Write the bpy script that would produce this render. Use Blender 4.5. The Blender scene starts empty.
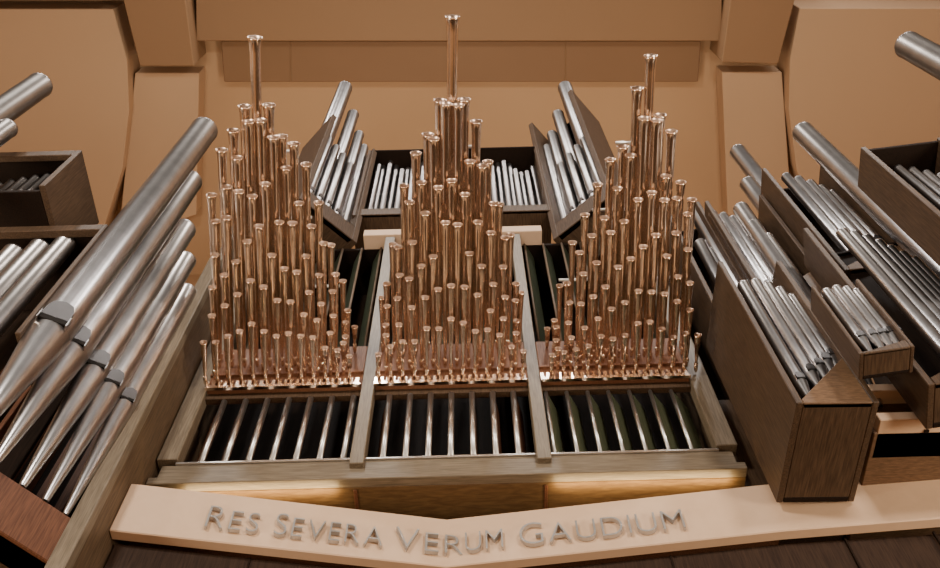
import bpy, math, random
from mathutils import Vector, Matrix
random.seed(11)
F=900.0; TH=math.radians(61.5); RO=math.radians(1.5)
r0=Vector((1,0,0)); u0=Vector((0,-math.sin(TH),math.cos(TH))); w=Vector((0,math.cos(TH),math.sin(TH)))
R=r0*math.cos(RO)-u0*math.sin(RO); U=r0*math.sin(RO)+u0*math.cos(RO)
def ray(x,y): return w*F+R*(x-470)+U*(284-y)
def PY(x,y,Y): d=ray(x,y); return d*(Y/d.y)
def PZ(x,y,Z): d=ray(x,y); return d*(Z/d.z)
def onplane(px,py,A,n):
    d=ray(px,py); return d*(A.dot(n)/d.dot(n))
sc=bpy.context.scene
def link(o): sc.collection.objects.link(o)
cam=bpy.data.cameras.new("camera"); co=bpy.data.objects.new("camera",cam); link(co)
cam.sensor_width=36; cam.lens=F/940*36; cam.clip_end=300
M=Matrix((R,U,-w)).transposed().to_4x4(); co.matrix_world=M; sc.camera=co

# ---------- materials
def newmat(n):
    m=bpy.data.materials.new(n); m.use_nodes=True; return m,m.node_tree,m.node_tree.nodes["Principled BSDF"]
def wood(n,c1,c2,rough=.5,scale=(22,22,1.4),bump=.03,spec=.22):
    m,t,b=newmat(n)
    tc=t.nodes.new("ShaderNodeTexCoord"); mp=t.nodes.new("ShaderNodeMapping"); mp.inputs["Scale"].default_value=scale
    no=t.nodes.new("ShaderNodeTexNoise"); no.inputs["Scale"].default_value=3; no.inputs["Detail"].default_value=6; no.inputs["Distortion"].default_value=.5
    cr=t.nodes.new("ShaderNodeValToRGB"); cr.color_ramp.elements[0].color=(*c1,1); cr.color_ramp.elements[1].color=(*c2,1)
    cr.color_ramp.elements[0].position=.34; cr.color_ramp.elements[1].position=.68
    bp=t.nodes.new("ShaderNodeBump"); bp.inputs["Strength"].default_value=bump
    L=t.links.new
    L(tc.outputs["Object"],mp.inputs[0]); L(mp.outputs[0],no.inputs["Vector"]); L(no.outputs["Fac"],cr.inputs[0]); L(cr.outputs[0],b.inputs["Base Color"])
    L(no.outputs["Fac"],bp.inputs["Height"]); L(bp.outputs[0],b.inputs["Normal"])
    b.inputs["Roughness"].default_value=rough; b.inputs["Specular IOR Level"].default_value=spec
    return m
def metal(n,c,rough,var=.08,metallic=1.0):
    m,t,b=newmat(n)
    tc=t.nodes.new("ShaderNodeTexCoord"); no=t.nodes.new("ShaderNodeTexNoise"); no.inputs["Scale"].default_value=5; no.inputs["Detail"].default_value=4
    cr=t.nodes.new("ShaderNodeValToRGB")
    cr.color_ramp.elements[0].color=(*[x*(1-var) for x in c],1); cr.color_ramp.elements[1].color=(*[min(1,x*(1+var)) for x in c],1)
    cr.color_ramp.elements[0].position=.35; cr.color_ramp.elements[1].position=.65
    t.links.new(tc.outputs["Object"],no.inputs["Vector"]); t.links.new(no.outputs["Fac"],cr.inputs[0]); t.links.new(cr.outputs[0],b.inputs["Base Color"])
    b.inputs["Metallic"].default_value=metallic; b.inputs["Roughness"].default_value=rough
    return m
def emis(n,c,s):
    m,t,b=newmat(n); b.inputs["Base Color"].default_value=(*c,1); b.inputs["Emission Color"].default_value=(*c,1); b.inputs["Emission Strength"].default_value=s; return m
WC=wood("case_wood",(.075,.048,.028),(.14,.092,.055))
WD=wood("dark_wood",(.045,.027,.016),(.095,.058,.034))
WDH=wood("dark_wood_underside",(.045,.027,.016),(.095,.058,.034),.5,(22,1.4,22))
WM=wood("medium_wood",(.10,.058,.032),(.17,.10,.056),.5,(4,20,20))
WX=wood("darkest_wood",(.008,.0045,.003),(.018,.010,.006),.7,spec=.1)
WX2=wood("gallery_wood",(.022,.012,.008),(.042,.024,.015),.6,spec=.15)
WR=wood("reddish_wood",(.09,.036,.018),(.17,.07,.036))
WG=wood("olive_oak",(.115,.088,.058),(.20,.157,.107),.42,spec=.35)
WGH=wood("olive_oak_horizontal",(.115,.088,.058),(.20,.157,.107),.42,(1.4,22,22),spec=.35)
WL=wood("soffit_wood",(.10,.055,.024),(.16,.095,.04),.5,(2,10,10))
CR=wood("cream_fascia",(.62,.43,.285),(.65,.455,.305),.5,(2,2,2),.0)
WB=wood("board_wood",(.16,.07,.038),(.27,.13,.072),.5)
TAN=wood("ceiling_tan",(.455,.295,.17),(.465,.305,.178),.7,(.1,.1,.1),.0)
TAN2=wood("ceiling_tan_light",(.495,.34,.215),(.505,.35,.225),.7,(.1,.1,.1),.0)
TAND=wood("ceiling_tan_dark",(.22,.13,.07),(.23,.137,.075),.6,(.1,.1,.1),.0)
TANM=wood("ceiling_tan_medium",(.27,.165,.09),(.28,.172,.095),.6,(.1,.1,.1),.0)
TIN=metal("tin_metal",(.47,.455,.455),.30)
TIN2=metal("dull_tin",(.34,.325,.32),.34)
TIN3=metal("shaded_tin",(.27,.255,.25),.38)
LIP=metal("dark_mouth_metal",(.10,.095,.095),.4)
COP=metal("bronze_tin",(.86,.70,.565),.18,.05)
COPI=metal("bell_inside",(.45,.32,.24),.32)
STEEL=metal("brushed_steel",(.62,.60,.57),.34,.03)
LET=metal("letter_metal",(.50,.49,.48),.28,.04,.6)
GREEN=wood("dark_green_shutter",(.02,.026,.016),(.055,.064,.036),.5,spec=.2)
GREENL=wood("olive_shutter",(.05,.06,.032),(.12,.125,.07),.5)
BLK=wood("black_void",(.006,.005,.004),(.012,.009,.007),.9)
FLOORM=wood("stage_floor",(.42,.24,.12),(.55,.33,.17),.4,(1,8,1))
LAMP=emis("warm_lamp",(1,.72,.36),5)

# ---------- mesh helpers
def mk(name,verts,faces,mats,parent=None,smooth=False,bevel=0):
    o=sum((Vector(v) for v in verts),Vector())/len(verts)
    me=bpy.data.meshes.new(name); me.from_pydata([Vector(v)-o for v in verts],[],faces)
    if not isinstance(mats,(list,tuple)): mats=[mats]
    for m in mats: me.materials.append(m)
    if smooth: me.polygons.foreach_set("use_smooth",[True]*len(me.polygons))
    me.update()
    ob=bpy.data.objects.new(name,me); link(ob)
    if parent:
        ob.parent=parent; ob.location=o if parent.get("local") else o-parent.location
    else: ob.location=o
    if bevel:
        b=ob.modifiers.new("bevel","BEVEL"); b.width=bevel; b.segments=1
    return ob
def prism(poly,z0,z1):
    n=len(poly); a=sum(poly[i][0]*poly[(i+1)%n][1]-poly[(i+1)%n][0]*poly[i][1] for i in range(n))
    if a<0: poly=poly[::-1]
    v=[(p[0],p[1],z0) for p in poly]+[(p[0],p[1],z1) for p in poly]
    f=[list(range(n))[::-1],list(range(n,2*n))]+[[i,(i+1)%n,n+(i+1)%n,n+i] for i in range(n)]
    return v,f
def bx(x0,x1,y0,y1,z0,z1): return prism([(x0,y0),(x1,y0),(x1,y1),(x0,y1)],z0,z1)
def box(name,x0,x1,y0,y1,z0,z1,mat,parent=None,bevel=.008):
    v,f=bx(x0,x1,y0,y1,z0,z1); return mk(name,v,f,mat,parent,bevel=bevel)
def slabpoly(A,B,t):
    A=Vector((A[0],A[1]));B=Vector((B[0],B[1])); d=(B-A).normalized(); n=Vector((-d.y,d.x))*t
    return [tuple(A),tuple(B),tuple(B+n),tuple(A+n)]
def empty(name,loc):
    e=bpy.data.objects.new(name,None); e.empty_display_size=.2; e.location=loc; link(e); return e
def tag(o,label,cat,group=None):
    o["label"]=label; o["category"]=cat
    if group: o["group"]=group
    return o
def struct(o,label=None):
    o["kind"]="structure"
    if label: o["label"]=label
    return o
def lathe(prof,seg=16):
    V=[];Fc=[]
    for r,z in prof:
        for i in range(seg):
            a=2*math.pi*i/seg; V.append((r*math.cos(a),r*math.sin(a),z))
    for k in range(len(prof)-1):
        for i in range(seg):
            j=(i+1)%seg; Fc.append([k*seg+i,k*seg+j,(k+1)*seg+j,(k+1)*seg+i])
    return V,Fc
def rod(p0,p1,r,seg=8):
    p0=Vector(p0);p1=Vector(p1); d=p1-p0; q=d.to_track_quat('Z','Y')
    V,Fc=lathe([(0.001,0),(r,0),(r,d.length),(.001,d.length)],seg)
    return [tuple(q@Vector(v)+p0) for v in V],Fc

# ---------- flue pipe
def pipe(X,Y,z0,z1,r,mat=TIN,face=0.0,mouth_h=None,label="tall satin silver tin flue organ pipe",group=None,detail=True):
    fh=mouth_h if mouth_h else min(max(5.0*r,.3),(z1-z0)*.3)
    root=empty("organ_pipe",(X,Y,z0)); tag(root,label,"organ pipe",group)
    def add(nm,V,Fc,m,sm=False):
        me=bpy.data.meshes.new(nm); me.from_pydata(V,[],Fc); me.materials.append(m)
        if sm: me.polygons.foreach_set("use_smooth",[True]*len(me.polygons))
        o=bpy.data.objects.new(nm,me); link(o); o.parent=root; return o
    H=z1-z0; seg=28 if r>.1 else 18
    V,Fc=lathe([(r*.18,0),(r*.24,.02),(r*.6,fh*.5),(r*.88,fh*.84),(r*.99,fh-.01),(r,fh)],seg); add("pipe_foot",V,Fc,mat,True)
    V,Fc=lathe([(r,fh+.002),(r,H-.03),(r*1.03,H-.028),(r*1.03,H),(r*.93,H),(r*.93,H-.3),(.001,H-.31)],seg); add("pipe_body",V,Fc,mat,True)
    c,s=math.cos(face),math.sin(face)
    def rot(v): return (v[0]*c-v[1]*s,v[0]*s+v[1]*c,v[2])
    mw=r*.64
    def bxl(a,b,cc,d,e,f): 
        v,q=bx(a,b,cc,d,e,f); return [rot(x) for x in v],q
    v,q=bxl(-mw,mw,-r*1.0,-r*.6,fh-r*.05,fh+r*.25); add("mouth_slit",v,q,BLK)
    lw=[(-mw,fh+r*.27),(mw,fh+r*.27),(mw*.97,fh+r*1.05),(mw*.7,fh+r*1.5),(0,fh+r*1.7),(-mw*.7,fh+r*1.5),(-mw*.97,fh+r*1.05)]
    n=len(lw)
    v=[rot((p[0],-r*1.005,p[1])) for p in lw]+[rot((p[0],-r*.5,p[1])) for p in lw]
    q=[list(range(n)),list(range(n,2*n))[::-1]]+[[i,n+i,n+(i+1)%n,(i+1)%n] for i in range(n)]
    add("upper_lip",v,q,LIP)
    if detail:
        for e in (bxl(-mw*1.1,-mw,-r*1.08,-r*.5,fh-r*.2,fh+r*.5),bxl(mw,mw*1.1,-r*1.08,-r*.5,fh-r*.2,fh+r*.5)):
            add("mouth_ear",e[0],e[1],mat)
    return root
def pipe_px(px,py,Y,z0,r,**k):
    p=PY(px,py,Y); return pipe(p.x,Y,z0,p.z,r,**k)

def tower(nL,nR,Y,top,depth=1.15,hb=.5,hbL=None,pipes=(),mat=WD,label="",group="pipes",t=.06,grp="stepped pipe boxes",pm=TIN,pmat=None,roof=None):
    """open-fronted box; front edge runs between two floor-plan corners at one height"""
    A=PY(nL[0],nL[1],Y); z0=A.z; B=PZ(nR[0],nR[1],z0)
    n0=(B-A).normalized(); nb=Vector((-n0.y,n0.x,0)); ang=math.atan2(n0.y,n0.x); W=(B-A).length
    z1=PY(top[0],top[1],Y).z; H=z1-z0
    if hbL is None: hbL=hb
    root=empty("organ_pipe_box",A); root.rotation_euler=(0,0,ang); root["local"]=1; tag(root,label,"organ case",grp)
    box("side_panel",0,t,0,depth,0,H,mat,root); box("side_panel",W-t,W,0,depth,0,H,mat,root)
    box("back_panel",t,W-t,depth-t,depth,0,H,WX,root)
    box("bottom_panel",t,W-t,.01,depth-t,0,t,WDH,root)
    pr_=[(t,0),(W-t,0),(W-t,hb),(t,hbL)]
    v=[(p[0],0,p[1]) for p in pr_]+[(p[0],t,p[1]) for p in pr_]
    f=[[0,1,2,3],[7,6,5,4],[0,4,5,1],[1,5,6,2],[2,6,7,3],[3,7,4,0]]
    mk("front_panel",v,f,pmat or mat,root,bevel=.008)
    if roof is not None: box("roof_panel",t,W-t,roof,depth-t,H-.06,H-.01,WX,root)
    else: box("top_rail",t,W-t,depth-t*2.2,depth-t,H-.12,H,mat,root)
    box("pipe_shelf",t,W-t,t,depth-t,max(min(hb,hbL)-.12,t),max(min(hb,hbL)-.06,t+.05),mat,root)
    del root["local"]
    for p in pipes:
        dy=p[3] if len(p)>3 else .25
        q=onplane(p[0],p[1],A+nb*dy,nb); u=min(max((q-A).dot(n0)/W,0),1)
        zf=z0+hbL+(hb-hbL)*u-.1
        pipe(q.x,q.y,max(zf,z0+t),q.z,p[2],group=group,mat=pm,detail=p[2]>.08,face=ang)
    return A,B,z0,z1

# ================= CENTRE CASE =================
D=6.0
XL=PY(148,478,D).x; XR=PY(747,466,D).x
zr0=PY(450,476,D).z; zr1=PY(450,452,D).z; zb0=PY(450,384,D).z; zb1=PY(450,356,D).z; zt=PY(450,236,D).z
XP1=PY(356,466,D).x; XP2=PY(545,463,D).x
case=empty("organ_case",((XL+XR)/2,D+.4,zr0)); tag(case,"three-bay olive-brown oak organ case with shutters behind trumpet pipes","organ case")
box("bottom_rail",XL,XR,D,D+.12,zr0,zr0+.10,WGH,case); box("bottom_rail",XL+.06,XR-.06,D+.05,D+.16,zr0+.10,zr1-.04,WGH,case)
box("sill_strip",XL+.2,XR-.2,D+.03,D+.17,zr1-.04,zr1-.01,STEEL,case,.004)
box("bottom_panel",XL,XR,D+.12,D+1.2,zr0,zr0+.06,WL,case)
for x in (XP1,XP2): box("soffit_batten",x-.02,x+.02,D+.14,D+.6,zr0-.015,zr0,WR,case)
for x,wd in ((XL+.11,.11),(XP1,.075),(XP2,.075),(XR-.11,.11)):
    box("case_post",x-wd,x+wd,D-.02 if wd<.1 else D+.0,D+.16,zr1-(.16 if wd<.1 else 0),zt,WG,case)
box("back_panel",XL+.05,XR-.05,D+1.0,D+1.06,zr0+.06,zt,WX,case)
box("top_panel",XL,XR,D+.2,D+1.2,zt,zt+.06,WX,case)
box("side_panel",XL,XL+.06,D+.16,D+1.2,zr0+.06,zt,WC,case); box("side_panel",XR-.06,XR,D+.16,D+1.2,zr0+.06,zt,WC,case)
box("top_rail",XP1-.42,XP2+.42,D-.05,D+.2,zt,zt+.2,CR,case); box("top_rail",XP1-.2,XP2+.2,D+.1,D+.9,zt+.22,zt+.34,WG,case)
box("middle_rail",XL+.2,XR-.2,D+.05,D+.14,zb0-.1,zb0,WD,case)
def shut(X,z0,z1,mat,wid,ang,edge,Yc,ew=.024):
    c,s=math.cos(ang),math.sin(ang)
    def rr(v): return [(X+(p[0])*c-(p[1])*s, Yc+p[0]*s+p[1]*c, p[2]) for p in v]
    v,f=bx(-.014,.014,-wid/2,wid/2,z0,z1); o=mk("swell_shutter",rr(v),f,mat)
    v,f=rod((0,-wid/2-.02,z0),(0,-wid/2-.02,z1),ew,10); mk("shutter_edge",rr(v),f,edge,o,True)
    return o
bays=[(XL+.22,XP1-.075),(XP1+.075,XP2-.075),(XP2+.075,XR-.22)]
for bi,(a,b) in enumerate(bays):
    n=7
    for i in range(n):
        x=a+(b-a)*(i+.5)/n
        o=shut(x,zr1,zb0-.1,(WR if bi<2 else GREENL),.3,(.55-.05*i if bi==0 else .3-.1*i if bi==1 else -.45-.04*i),STEEL,D+.24,.034 if bi<2 else .024)
        tag(o,"narrow vertical swell shutter with shiny metal edge" if bi<2 else "vertical olive wooden swell shutter standing ajar","shutter","lower swell shutters")
    for i in range(6):
        x=a+(b-a)*(i+.5)/6
        o=shut(x,zb1+.05,zt-.02,GREEN,.26,.5 if bi<2 else -.5,WC,D+.3,.018)
        tag(o,"dark green vertical swell shutter in upper opening","shutter","upper swell shutters")
for a,b in bays:
    rb=empty("trumpet_windchest",((a+b)/2,D,zb0)); tag(rb,"reddish drilled wooden board holding horizontal trumpet pipes","windchest","trumpet windchests")
    box("windchest_board",a,b,D-.02,D+.12,zb0,zb1+.25,WB,rb)
    box("toe_rail",a,b,D-.06,D-.02,zb0+.22,zb0+.26,WB,rb,.004)
    nT=26; pw=(b-a)/nT; pts=[]
    for i in range(nT):
        x=a+i*pw; pts+=[(x,zb0+.0),(x,zb0+.08),(x+pw*.55,zb0+.08),(x+pw*.55,zb0+.0)]
    up=[(b,zb0-.05),(a,zb0-.05)]
    poly=pts+up; n=len(poly)
    v=[(p[0],D-.07,p[1]) for p in poly]+[(p[0],D-.03,p[1]) for p in poly]
    f=[list(range(n))[::-1],list(range(n,2*n))]+[[i,(i+1)%n,n+(i+1)%n,n+i] for i in range(n)]
    mk("toothed_strip",v,f,COP,rb)
# ---------- trumpets
env=[38,88,122,150,178,208,242,285,330]
def envy(d):
    d=abs(d); 
    if d>=8: return 330
    i=int(d); return env[i]+(env[i+1]-env[i])*(d-i)
def trumpet(X,z,L,skew):
    rb=.038+.0108*L; Lm=L-.14
    prof=[(.011,.10),(.015,.14),(.018+.006*L,.14+.22*Lm),(rb*.60,.14+.58*Lm),(rb*.72,L-.16),(rb*.78,L-.07),(rb*.88,L-.022),(rb*.99,L),(rb*.92,L-.001),(rb*.7,L-.05),(rb*.5,L-.16),(.001,L-.2)]
    prof=[(p[0],max(p[1],.1)) for p in prof]
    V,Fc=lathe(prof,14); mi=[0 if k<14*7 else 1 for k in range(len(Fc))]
    me=bpy.data.meshes.new("trumpet_pipe"); me.from_pydata(V,[],Fc); me.materials.append(COP); me.materials.append(COPI)
    me.polygons.foreach_set("material_index",mi); me.polygons.foreach_set("use_smooth",[True]*len(Fc))
    o=bpy.data.objects.new("trumpet_pipe",me); link(o)
    dirv=Vector((skew,-1,0)).normalized(); o.rotation_mode='QUATERNION'; o.rotation_quaternion=dirv.to_track_quat('Z','Y'); o.location=(X,D-.02,z)
    V,Fc=lathe([(.001,0),(.012,0),(.022,.03),(.024,.12),(.02,.125),(.001,.126)],10)
    b=bpy.data.meshes.get("boot_mesh")
    if not b:
        b=bpy.data.meshes.new("boot_mesh"); b.from_pydata(V,[],Fc); b.materials.append(COP); b.polygons.foreach_set("use_smooth",[True]*len(Fc))
    bo=bpy.data.objects.new("boot",b); link(bo); bo.parent=o
    return o
SP=1.86/13
for gi,(fx,bxp,peak,ox,k0,side) in enumerate(((281,255,38,.02,-2.0,-1),(451,452.5,20,0,0,0),(624,650.5,60,-.03,2.0,1))):
    cx=PY(fx,368,D).x+ox
    # skew so that the tallest bell stands over its place
    zz=zb0+.70; tb=PZ(bxp,peak,zz); sk0=(tb.x-(cx+k0*SP*.98))/(D-tb.y)
    for rk,(s,dz) in enumerate(((1,.70),(.82,.57),(.62,.44),(.43,.32),(.27,.20),(.13,.09))):
        z=zb0+dz; n=(13,12,11,12,11,13)[rk]; sp=(SP,SP,1.86/12,SP,1.86/12,SP)[rk]
        for i in range(n):
            k=(i-(n-1)/2)*sp/SP
            dd=(k-k0)*(8/(6.5+abs(k0)*.75))
            if side and (k-k0)*side>0: dd*=1.12
            jit=random.uniform(.92,1.06) if rk<5 else random.uniform(.8,1.2)
            e=envy(dd) if abs(k-k0)>.2 or rk==0 else 75
            ly=(365-e)/(365-38)*(365-peak)*s*jit
            by=max(365-ly,peak+18)
            if rk==0 and abs(k-k0)<.1: by=peak
            Yb=PZ(fx,by-2,z).y; L=max(D-Yb,.24+.06*random.random())
            X=cx+k*SP*.98
            o=trumpet(X,z,L,sk0-.0035*(k-k0))
            tag(o,"long bronze-toned horizontal trumpet pipe with flared bell" if L>1.6 else "short bronze-toned horizontal trumpet pipe with flared bell","organ pipe","horizontal trumpet pipes")
    z=zb0+.80; rk_=empty("support_rack",(cx,D-.5,z)); tag(rk_,"thin steel rods bracing the trumpet pipes","bracket","trumpet support racks")
    def rr(p0,p1,r): v,f=rod(p0,p1,r); mk("rack_rod",v,f,STEEL,rk_,True)
    c0=cx+k0*SP
    for yy,wd in ((D-.9,.7),(D-1.8,.42),(D-2.6,.24)):
        c2=c0+(cx-c0)*(wd/.75)+sk0*(D-yy); rr((c2-wd,yy,z),(c2+wd,yy,z),.018)
    for dx,zo,yy in ((-.45,1.6,1.8),(.45,1.6,1.8),(-.25,2.2,2.6),(.25,2.2,2.6)):
        rr((c0+dx,D,z+zo),(c0+dx*.6+sk0*yy,D-yy,z),.022)

# ================= INSCRIPTION FASCIA =================
FZ1=6.78
pl=PZ(131,483,FZ1); pc=PZ(447,519,FZ1); pr=PZ(765,484,FZ1); pe=PZ(985,466,FZ1)
pts=[pl,pc,pr,pe]
poly=[(p.x,p.y) for p in pts]+[(p.x,p.y+.12) for p in reversed(pts)]
fz=PY(110,530,pl.y).z
v,f=prism(poly,fz,FZ1); fas=mk("inscription_fascia",v,f,CR,bevel=.01); tag(fas,"pale cream chevron fascia board carrying metal lettering","fascia")
v,f=prism([(pl.x+.03,pl.y+.16),(pc.x,pc.y+.16),(pr.x,pr.y+.16),(pe.x+2,pe.y+.1),(pe.x+2,7.4),(pl.x+.03,7.4)],-1.6,fz-.01)
struct(mk("wall_gallery",v,f,WX2),"dark brown panelled gallery wall beneath the fascia")
def yfront(x):
    return pl.y+(pc.y-pl.y)*(x-pl.x)/(pc.x-pl.x) if x<pc.x else (pc.y+(pr.y-pc.y)*(x-pc.x)/(pr.x-pc.x) if x<pr.x else pr.y+(pe.y-pr.y)*(x-pr.x)/(pe.x-pr.x))
for k,x in enumerate((-2.1,-1.1,.8,1.8,3.4,4.2)):
    y=yfront(x)+.16; struct(box(f"trim_{k+1}",x-.008,x+.008,y-.015,y+.01,-1.6,fz-.01,WX,bevel=0),"thin dark seam between gallery wall panels")
def nrm(A,B):
    d=(B-A); d.z=0; d.normalize(); return d,Vector((d.y,-d.x,0))
dl,nl=nrm(pl.copy(),pc.copy()); dr,nr=nrm(pc.copy(),pr.copy())
if nl.y>0: nl=-nl
if nr.y>0: nr=-nr
zb=onplane(205,531,pl,nl).z
zcap=onplane(207,512,pl,nl).z-zb
def letter(ch):
    cu=bpy.data.curves.new("t",'FONT'); cu.body=ch; cu.size=1; cu.extrude=.06; cu.offset=-.021; cu.resolution_u=8
    ob=bpy.data.objects.new("t",cu); link(ob); bpy.context.view_layer.update()
    me=bpy.data.meshes.new_from_object(ob.evaluated_get(bpy.context.evaluated_depsgraph_get()))
    bpy.data.objects.remove(ob); return me
words=[("RES",204,256,'l',1),("SEVERA",272,381,'l',1),("VER",394,462,'l',1),("UM",466,504,'r',0),("GAUDIUM",521,686,'r',1)]
for wd,x0,x1,side,ini in words:
    n=nl if side=='l' else nr; d=dl if side=='l' else dr; A=pl if side=='l' else pc
    if side=='l': y0=531+(x0-205)*.122; y1=531+(x1-205)*.122
    else: y0=557-(x0-465)*.118; y1=557-(x1-465)*.118
    a=onplane(x0,y0,A,n); b=onplane(x1,y1,A,n); tot=(b-a).length
    ms=[]
    for q_,ch in enumerate(wd):
        me=letter(ch); xs=[q.co.x for q in me.vertices]; ys=[q.co.y for q in me.vertices]; ms.append([ch,me,min(xs),max(xs),min(ys),max(ys),1.14 if (ini and q_==0) else 1.0])
    H=[m for m in ms if m[0] in "REVM"][-1][5] if wd!="GAUDIUM" else ms[-1][5]
    gap=.17; W=sum((m[3]-m[2])*m[6] for m in ms)+gap*(len(ms)-1); sx=tot/W; sz=zcap/H; cur=0
    for ch,me,mnx,mxx,mny,mxy,kk in ms:
        o=bpy.data.objects.new("metal_letter",me); link(o); me.materials.clear(); me.materials.append(LET)
        base=a+d*(cur*sx); base.z=zb
        base+=n*.032
        X=d*sx*kk; Z=n*.4
        for q in me.vertices:
            c=q.co; q.co=X*(c.x-mnx)+Vector((0,0,sz*kk*c.y))+Z*c.z
        o.location=base; cur+=(mxx-mnx)*kk+gap
        tag(o,"raised silver metal capital letter %s on the cream fascia"%ch,"letter","inscription letters")
v,f=prism([(pl.x+.1,pl.y+.13),(pc.x,pc.y+.13),(pr.x,pr.y+.13),(pr.x,7.2),(pl.x+.1,7.2)],fz+.1,FZ1-.15)
tag(mk("fascia_shelf",v,f,WR),"brown wooden ledge behind the cream fascia","shelf")
def area(loc,target,size,e,col,sy=None,name="added_light"):
    l=bpy.data.lights.new(name,'AREA'); l.energy=e; l.color=col; l.size=size
    if sy: l.shape='RECTANGLE'; l.size_y=sy
    o=bpy.data.objects.new(name,l); link(o); o.location=loc
    o.rotation_euler=(Vector(target)-Vector(loc)).to_track_quat('-Z','Y').to_euler(); return o
for x0_,x1_ in ((-2.95,-1.4),(.8,2.6)):
    dd=dl if x0_<0 else dr; Lh=(x1_-x0_)/2; c=Vector(((x0_+x1_)/2,yfront((x0_+x1_)/2)+.2,0))
    v,f=prism(slabpoly(c-dd*Lh,c+dd*Lh,.04),FZ1-.15,FZ1-.1); tag(mk("strip_lamp",v,f,LAMP),"warm linear strip lamp on the ledge behind the fascia","lamp","cove strip lamps")
    a_=area((c.x,D+.2,zr0-.1),(c.x,c.y+.06,FZ1+1),2*Lh,9,(1,.72,.36),.08,"cove_light")
    a_.rotation_euler=Matrix(((1,0,0),(0,-1,0),(0,0,-1))).to_euler()
    a_.location=(c.x,D+.14,zr0-.08)

# ================= TOP CENTRE BOXES =================
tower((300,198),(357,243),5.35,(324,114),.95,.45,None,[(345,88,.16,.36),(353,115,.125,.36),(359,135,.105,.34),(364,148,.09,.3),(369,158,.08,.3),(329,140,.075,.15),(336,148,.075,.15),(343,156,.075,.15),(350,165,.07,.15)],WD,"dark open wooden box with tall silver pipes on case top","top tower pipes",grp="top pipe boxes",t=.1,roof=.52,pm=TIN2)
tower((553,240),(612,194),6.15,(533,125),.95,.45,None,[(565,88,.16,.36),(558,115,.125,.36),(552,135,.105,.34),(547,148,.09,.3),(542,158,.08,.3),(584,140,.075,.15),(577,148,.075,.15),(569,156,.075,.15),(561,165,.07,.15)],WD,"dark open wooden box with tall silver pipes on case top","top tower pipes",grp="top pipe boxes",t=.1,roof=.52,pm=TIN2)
pp=[(379+i*5.8,166-5*math.sin(i*1.1),.052,.25+.1*(i%2)) for i in range(7)]
pp2=[(492+i*5.8,168-6*math.sin(i*.9),.052,.25+.1*(i%2)) for i in range(8)]
pp3=[(424+i*6.2,164,.052,.3) for i in range(11)]
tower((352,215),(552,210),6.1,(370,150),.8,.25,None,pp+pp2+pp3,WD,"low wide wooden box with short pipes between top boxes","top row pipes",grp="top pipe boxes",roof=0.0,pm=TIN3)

# ================= LEFT BIG TOWER =================
ZF=5.9
tips=[((-28,437),(203,130),.205),((-4,461),(194,181),.17),((22,487),(186,229),.15),((45,501),(188,260),.13),((65,515),(190,291),.115)]
for (tx,ty),(ux,uy),r in tips:
    g=PZ(tx,ty,ZF); zt_=PY(ux,uy,g.y).z
    mh={.205:1.55,.17:1.62,.15:1.66,.13:1.6,.115:1.55}[r]
    pipe(g.x,g.y,ZF,zt_,r,mouth_h=mh,face=.45,label="huge satin silver flue pipe with conical foot",group="large tower pipes")
A=PZ(78,522,ZF); B=PZ(-70,425,ZF)
zbot=PY(52,566,A.y).z
lt=empty("organ_tower_case",((A.x+B.x)/2,(A.y+B.y)/2,zbot)); tag(lt,"dark wooden tower case holding the huge silver pipes","organ case")
v,f=prism(slabpoly(B,A,.3),zbot,ZF); 
mk("front_board",v,f,WR,lt,bevel=.01)
z_t=PY(207,300,A.y).z+1.0
v,f=prism([(A.x,A.y-.02),(A.x+.1,A.y-.02),(XL-.02,6.05),(XL-.02,6.9),(A.x,6.9)],4.6,z_t+1.2); mk("side_panel",v,f,WC,lt,bevel=.01)
mk("side_edge",*prism([(A.x-.05,A.y-.06),(A.x+.12,A.y-.06),(A.x+.12,A.y+.06),(A.x-.05,A.y+.06)],4.6,z_t+.2),WG,lt,bevel=.008)
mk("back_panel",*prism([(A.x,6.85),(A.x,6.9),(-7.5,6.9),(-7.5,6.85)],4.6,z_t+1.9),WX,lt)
mk("bottom_panel",*prism([(A.x,A.y+.05),(A.x,6.85),(-7.5,6.85),(-7.5,B.y-.3),(B.x,B.y+.05)],zbot,zbot+.06),WD,lt)
for i in range(7):
    x=A.x-.25-i*.28
    mk("inner_batten",*bx(x-.05,x+.05,6.7,6.84,5.4,z_t+1.5),WR,lt)
# mid-left box
Yb=4.3; a=PY(108,224,Yb); x1=a.x; z1=a.z; z0=6.0
rt=empty("organ_pipe_box",(x1-1.2,Yb+.6,z0)); tag(rt,"dark open wooden box of silver pipes beside the huge pipes","organ case","stepped pipe boxes")
box("side_panel",x1-.05,x1,Yb,Yb+.8,z0+1.2,z1,WD,rt); box("top_rail",x1-2.6,x1-.05,Yb,Yb+.1,z1-.14,z1,WD,rt); box("roof_panel",x1-2.6,x1-.05,Yb+.1,Yb+1.1,z1-.07,z1-.01,WX,rt)
box("front_panel",x1-2.6,x1-.05,Yb,Yb+.07,z0,z0+.4,WD,rt); box("back_panel",x1-2.6,x1-.05,Yb+1.1,Yb+1.15,z0,z1,WX,rt)
for i in range(3):
    box("inner_slat",x1-.35-i*.2,x1-.3-i*.2,Yb+.9,Yb+1.0,z0+.4,z1-.1,WR,rt)
for px,py,r,dy in ((66,243,.12,.2),(40,248,.12,.2),(14,253,.12,.2)):
    pipe_px(px,py,Yb+dy,z0+.4,r,mat=TIN2,group="side box pipes",mouth_h=.5)
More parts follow.
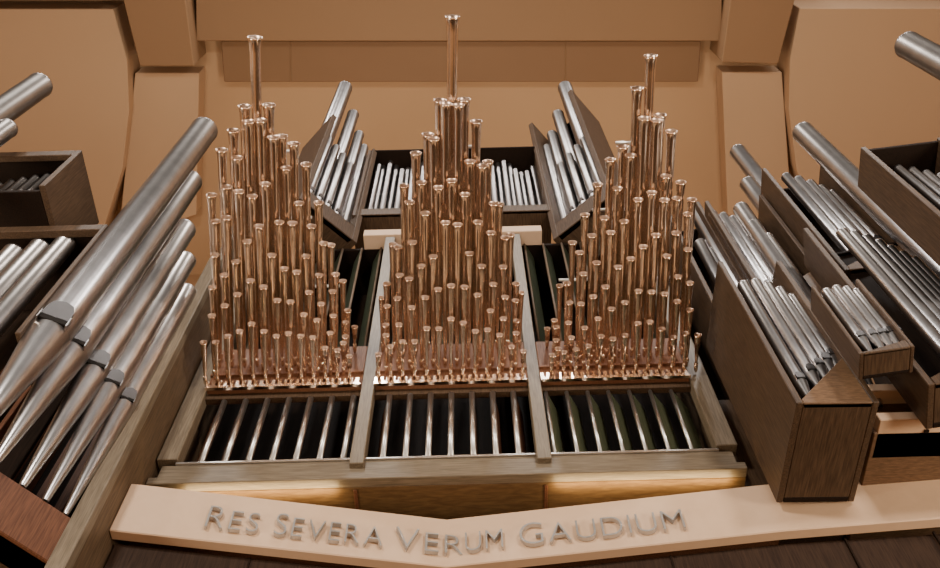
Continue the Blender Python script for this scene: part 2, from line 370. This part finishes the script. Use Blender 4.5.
# top left box
a=PY(82,150,3.8); z1b=a.z; z0=z1; x1=a.x
rt=empty("organ_pipe_box",(x1-.8,4.3,z0)); tag(rt,"high dark wooden pipe box","organ case","stepped pipe boxes")
box("side_panel",x1-.07,x1,3.8,4.8,z0,z1b,WD,rt); box("back_panel",x1-2,x1-.07,4.74,4.8,z0,z1b,WX,rt); box("bottom_panel",x1-2,x1-.07,3.87,4.74,z0,z0+.06,WX,rt)
box("top_rail",x1-2,x1-.07,3.8,3.88,z1b-.16,z1b,WD,rt); box("roof_panel",x1-2,x1-.07,3.88,4.74,z1b-.06,z1b-.01,WX,rt)
for px,py in ((48,176),(36,178),(24,180),(12,182),(0,185)):
    pipe_px(px,py,4.1,z0+.06,.045,group="high box pipes",detail=False,mat=TIN2)
for px,py,r,Y in ((40,85,.17,3.4),(8,128,.12,3.5)):
    p=PY(px,py,Y); pipe(p.x,Y,5.0,p.z,r,mat=TIN2,label="very large dull silver pipe at upper side",group="outer large pipes")

# ================= RIGHT BOXES =================
lb="dark open wooden pipe box with silver pipes"
tower((728,335),(775,328),5.6,(690,206),1.1,.4,None,[(695,210,.12),(704,228,.10),(700,244,.09),(712,252,.08)],WD,lb,"right pipes",roof=.45)
tower((765,300),(838,292),5.3,(703,201),1.1,.6,.1,[(738,152,.14,.3),(748,184,.13,.3),(713,214,.065,.1),(723,216,.065,.1),(733,219,.065,.1),(743,224,.065,.1),(753,229,.065,.1),(768,204,.09,.3)],WD,lb+" in two sizes","right pipes",roof=.45,pmat=WM)
tower((797,403),(880,402),4.75,(722,261),1.15,.72,.06,[(741,209,.11,.5),(753,226,.11,.5),(766,240,.11,.5),(743,285,.065,.13),(755,283,.065,.13),(767,286,.065,.13),(779,291,.065,.13),(791,298,.065,.13)],WD,"large protruding dark wooden box with slanted front board and silver pipes","right pipes",pmat=WM,roof=.65)
tower((860,354),(915,346),4.3,(808,286),.28,.12,.02,[(826,292,.052,.1),(836,289,.052,.1),(846,290,.052,.1),(856,292,.052,.1),(866,296,.052,.1)],WD,"small wooden box with five short silver pipes","right pipes",t=.035,roof=.18)
tower((845,270),(925,262),4.9,(770,168),1.0,.6,.1,[(786,177,.072,.12),(798,180,.072,.12),(810,184,.072,.12),(821,189,.072,.12),(832,194,.072,.12)],WD,lb+" half height","right pipes",roof=.35,pmat=WM)
tower((928,385),(1075,360),4.6,(815,228),.5,.6,.1,[(803,132,.16,.25),(850,176,.14,.25),(842,233,.07,.1),(854,235,.07,.1),(866,239,.07,.1),(878,244,.07,.1),(890,250,.07,.1),(902,256,.07,.1),(914,262,.07,.1)],WD,"broad dark wooden pipe box with long silver pipes","right pipes",roof=.4)
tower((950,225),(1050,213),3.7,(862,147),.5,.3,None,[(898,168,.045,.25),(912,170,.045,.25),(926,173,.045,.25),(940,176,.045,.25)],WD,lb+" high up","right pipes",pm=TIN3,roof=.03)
p=PY(908,45,3.3); pipe(p.x,3.3,6.0,p.z,.19,mat=TIN2,label="very large dull silver pipe at upper side",group="outer large pipes")
# right base
zl=PY(900,424,5.2).z; zl2=PY(900,404,5.2).z
box_=tag(box("organ_base_cabinet",3.72,6.4,5.3,6.8,pr.z-.0,zl,WM),"brown panelled cabinet supporting the pipe boxes","organ case")
for i,x in enumerate((4.2,4.75,5.3)):
    mk("panel_batten",*bx(x-.02,x+.02,5.27,5.3,6.8,zl-.02),WX,box_)
tag(box("pale_ledge",3.75,6.4,5.15,5.6,zl,zl+.12,CR),"pale cream ledge below the pipe boxes","ledge","pale ledges")
tag(box("organ_base_block",3.75,6.4,5.3,6.6,zl+.12,zl2+.15,WM),"brown wooden block between pale ledges","organ case")
tag(box("pale_ledge",3.75,6.4,5.15,5.5,zl2+.15,zl2+.27,CR),"pale cream ledge below the pipe boxes","ledge","pale ledges")
tag(box("case_side_screen",XR+.01,6.6,6.85,6.95,6.6,13.0,WX),"dark wooden screen behind the stepped pipe boxes","screen")
tag(box("organ_base_cabinet",XR+.02,3.7,6.3,6.84,6.7,8.6,WD),"dark narrow wooden cabinet beside the case","organ case")

# ================= ROOM =================
ZC=26
struct(box("floor",-16,16,-14,14,-1.8,-1.6,FLOORM,bevel=0),"warm wooden stage floor")
struct(box("ceiling",-16,16,-9,14,ZC,ZC+.3,TAN,bevel=0),"warm tan ceiling")
struct(box("wall_back",-16,16,13.5,13.8,-1.6,ZC,TAN,bevel=0),"warm tan rear wall")
struct(box("wall_left",-16.2,-16,-9,13.8,-1.6,ZC,TAN,bevel=0)); struct(box("wall_right",16,16.2,-9,13.8,-1.6,ZC,TAN,bevel=0))
def cslab(name,pxs,z,t,mat,label):
    P=[PZ(x,y,z) for x,y in pxs]; v,f=prism([(p.x,p.y) for p in P],z,z+t); o=mk(name,v,f,mat,bevel=.02); struct(o,label); return o
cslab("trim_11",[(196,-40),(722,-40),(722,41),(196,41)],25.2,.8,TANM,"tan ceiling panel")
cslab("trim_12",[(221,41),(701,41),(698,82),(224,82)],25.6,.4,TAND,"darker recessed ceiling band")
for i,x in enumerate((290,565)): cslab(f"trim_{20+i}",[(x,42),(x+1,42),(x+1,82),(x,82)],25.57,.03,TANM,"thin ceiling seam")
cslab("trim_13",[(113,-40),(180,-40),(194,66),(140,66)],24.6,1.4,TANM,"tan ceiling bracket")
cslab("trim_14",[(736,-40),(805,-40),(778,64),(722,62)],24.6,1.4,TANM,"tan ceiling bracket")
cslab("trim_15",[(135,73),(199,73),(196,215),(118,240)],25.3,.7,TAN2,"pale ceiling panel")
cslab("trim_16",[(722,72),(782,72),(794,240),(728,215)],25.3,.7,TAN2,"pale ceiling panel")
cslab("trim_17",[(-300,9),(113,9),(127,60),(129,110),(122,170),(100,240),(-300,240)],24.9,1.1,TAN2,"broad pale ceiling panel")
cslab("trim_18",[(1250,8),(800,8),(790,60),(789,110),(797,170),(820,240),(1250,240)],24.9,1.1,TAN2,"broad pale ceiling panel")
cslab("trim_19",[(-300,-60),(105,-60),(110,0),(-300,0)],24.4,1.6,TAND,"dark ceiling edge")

# ================= ADDED LIGHTS =================
area((-5,-5,9),(-0.3,6,10),1.2,950,(1,.90,.79))  # added key light on the organ, stands for no visible fixture
area((6,-5,8),(0.5,6,10),1.2,850,(1,.88,.76))
area((0,-3,3),(0,6,10),4,80,(1,.86,.72),1)
for x in (-9,-3,3,9): area((x,-3,25.5),(x*.5,5,10),.8,1250,(1,.95,.90),4)  # added rectangles, placed so the silver pipes reflect bright streaks
area((-9,1,2),(-6,6,26),3,850,(1,.86,.68))  # added uplight to brighten the ceiling, no fixture in view
area((9,1,2),(6,6,26),3,850,(1,.86,.68))
area((0,9.5,15),(0,8,26),5,420,(1,.84,.65))
wl=bpy.data.worlds.new("world"); sc.world=wl; wl.use_nodes=True
wl.node_tree.nodes["Background"].inputs[0].default_value=(1,.88,.76,1); wl.node_tree.nodes["Background"].inputs[1].default_value=.11
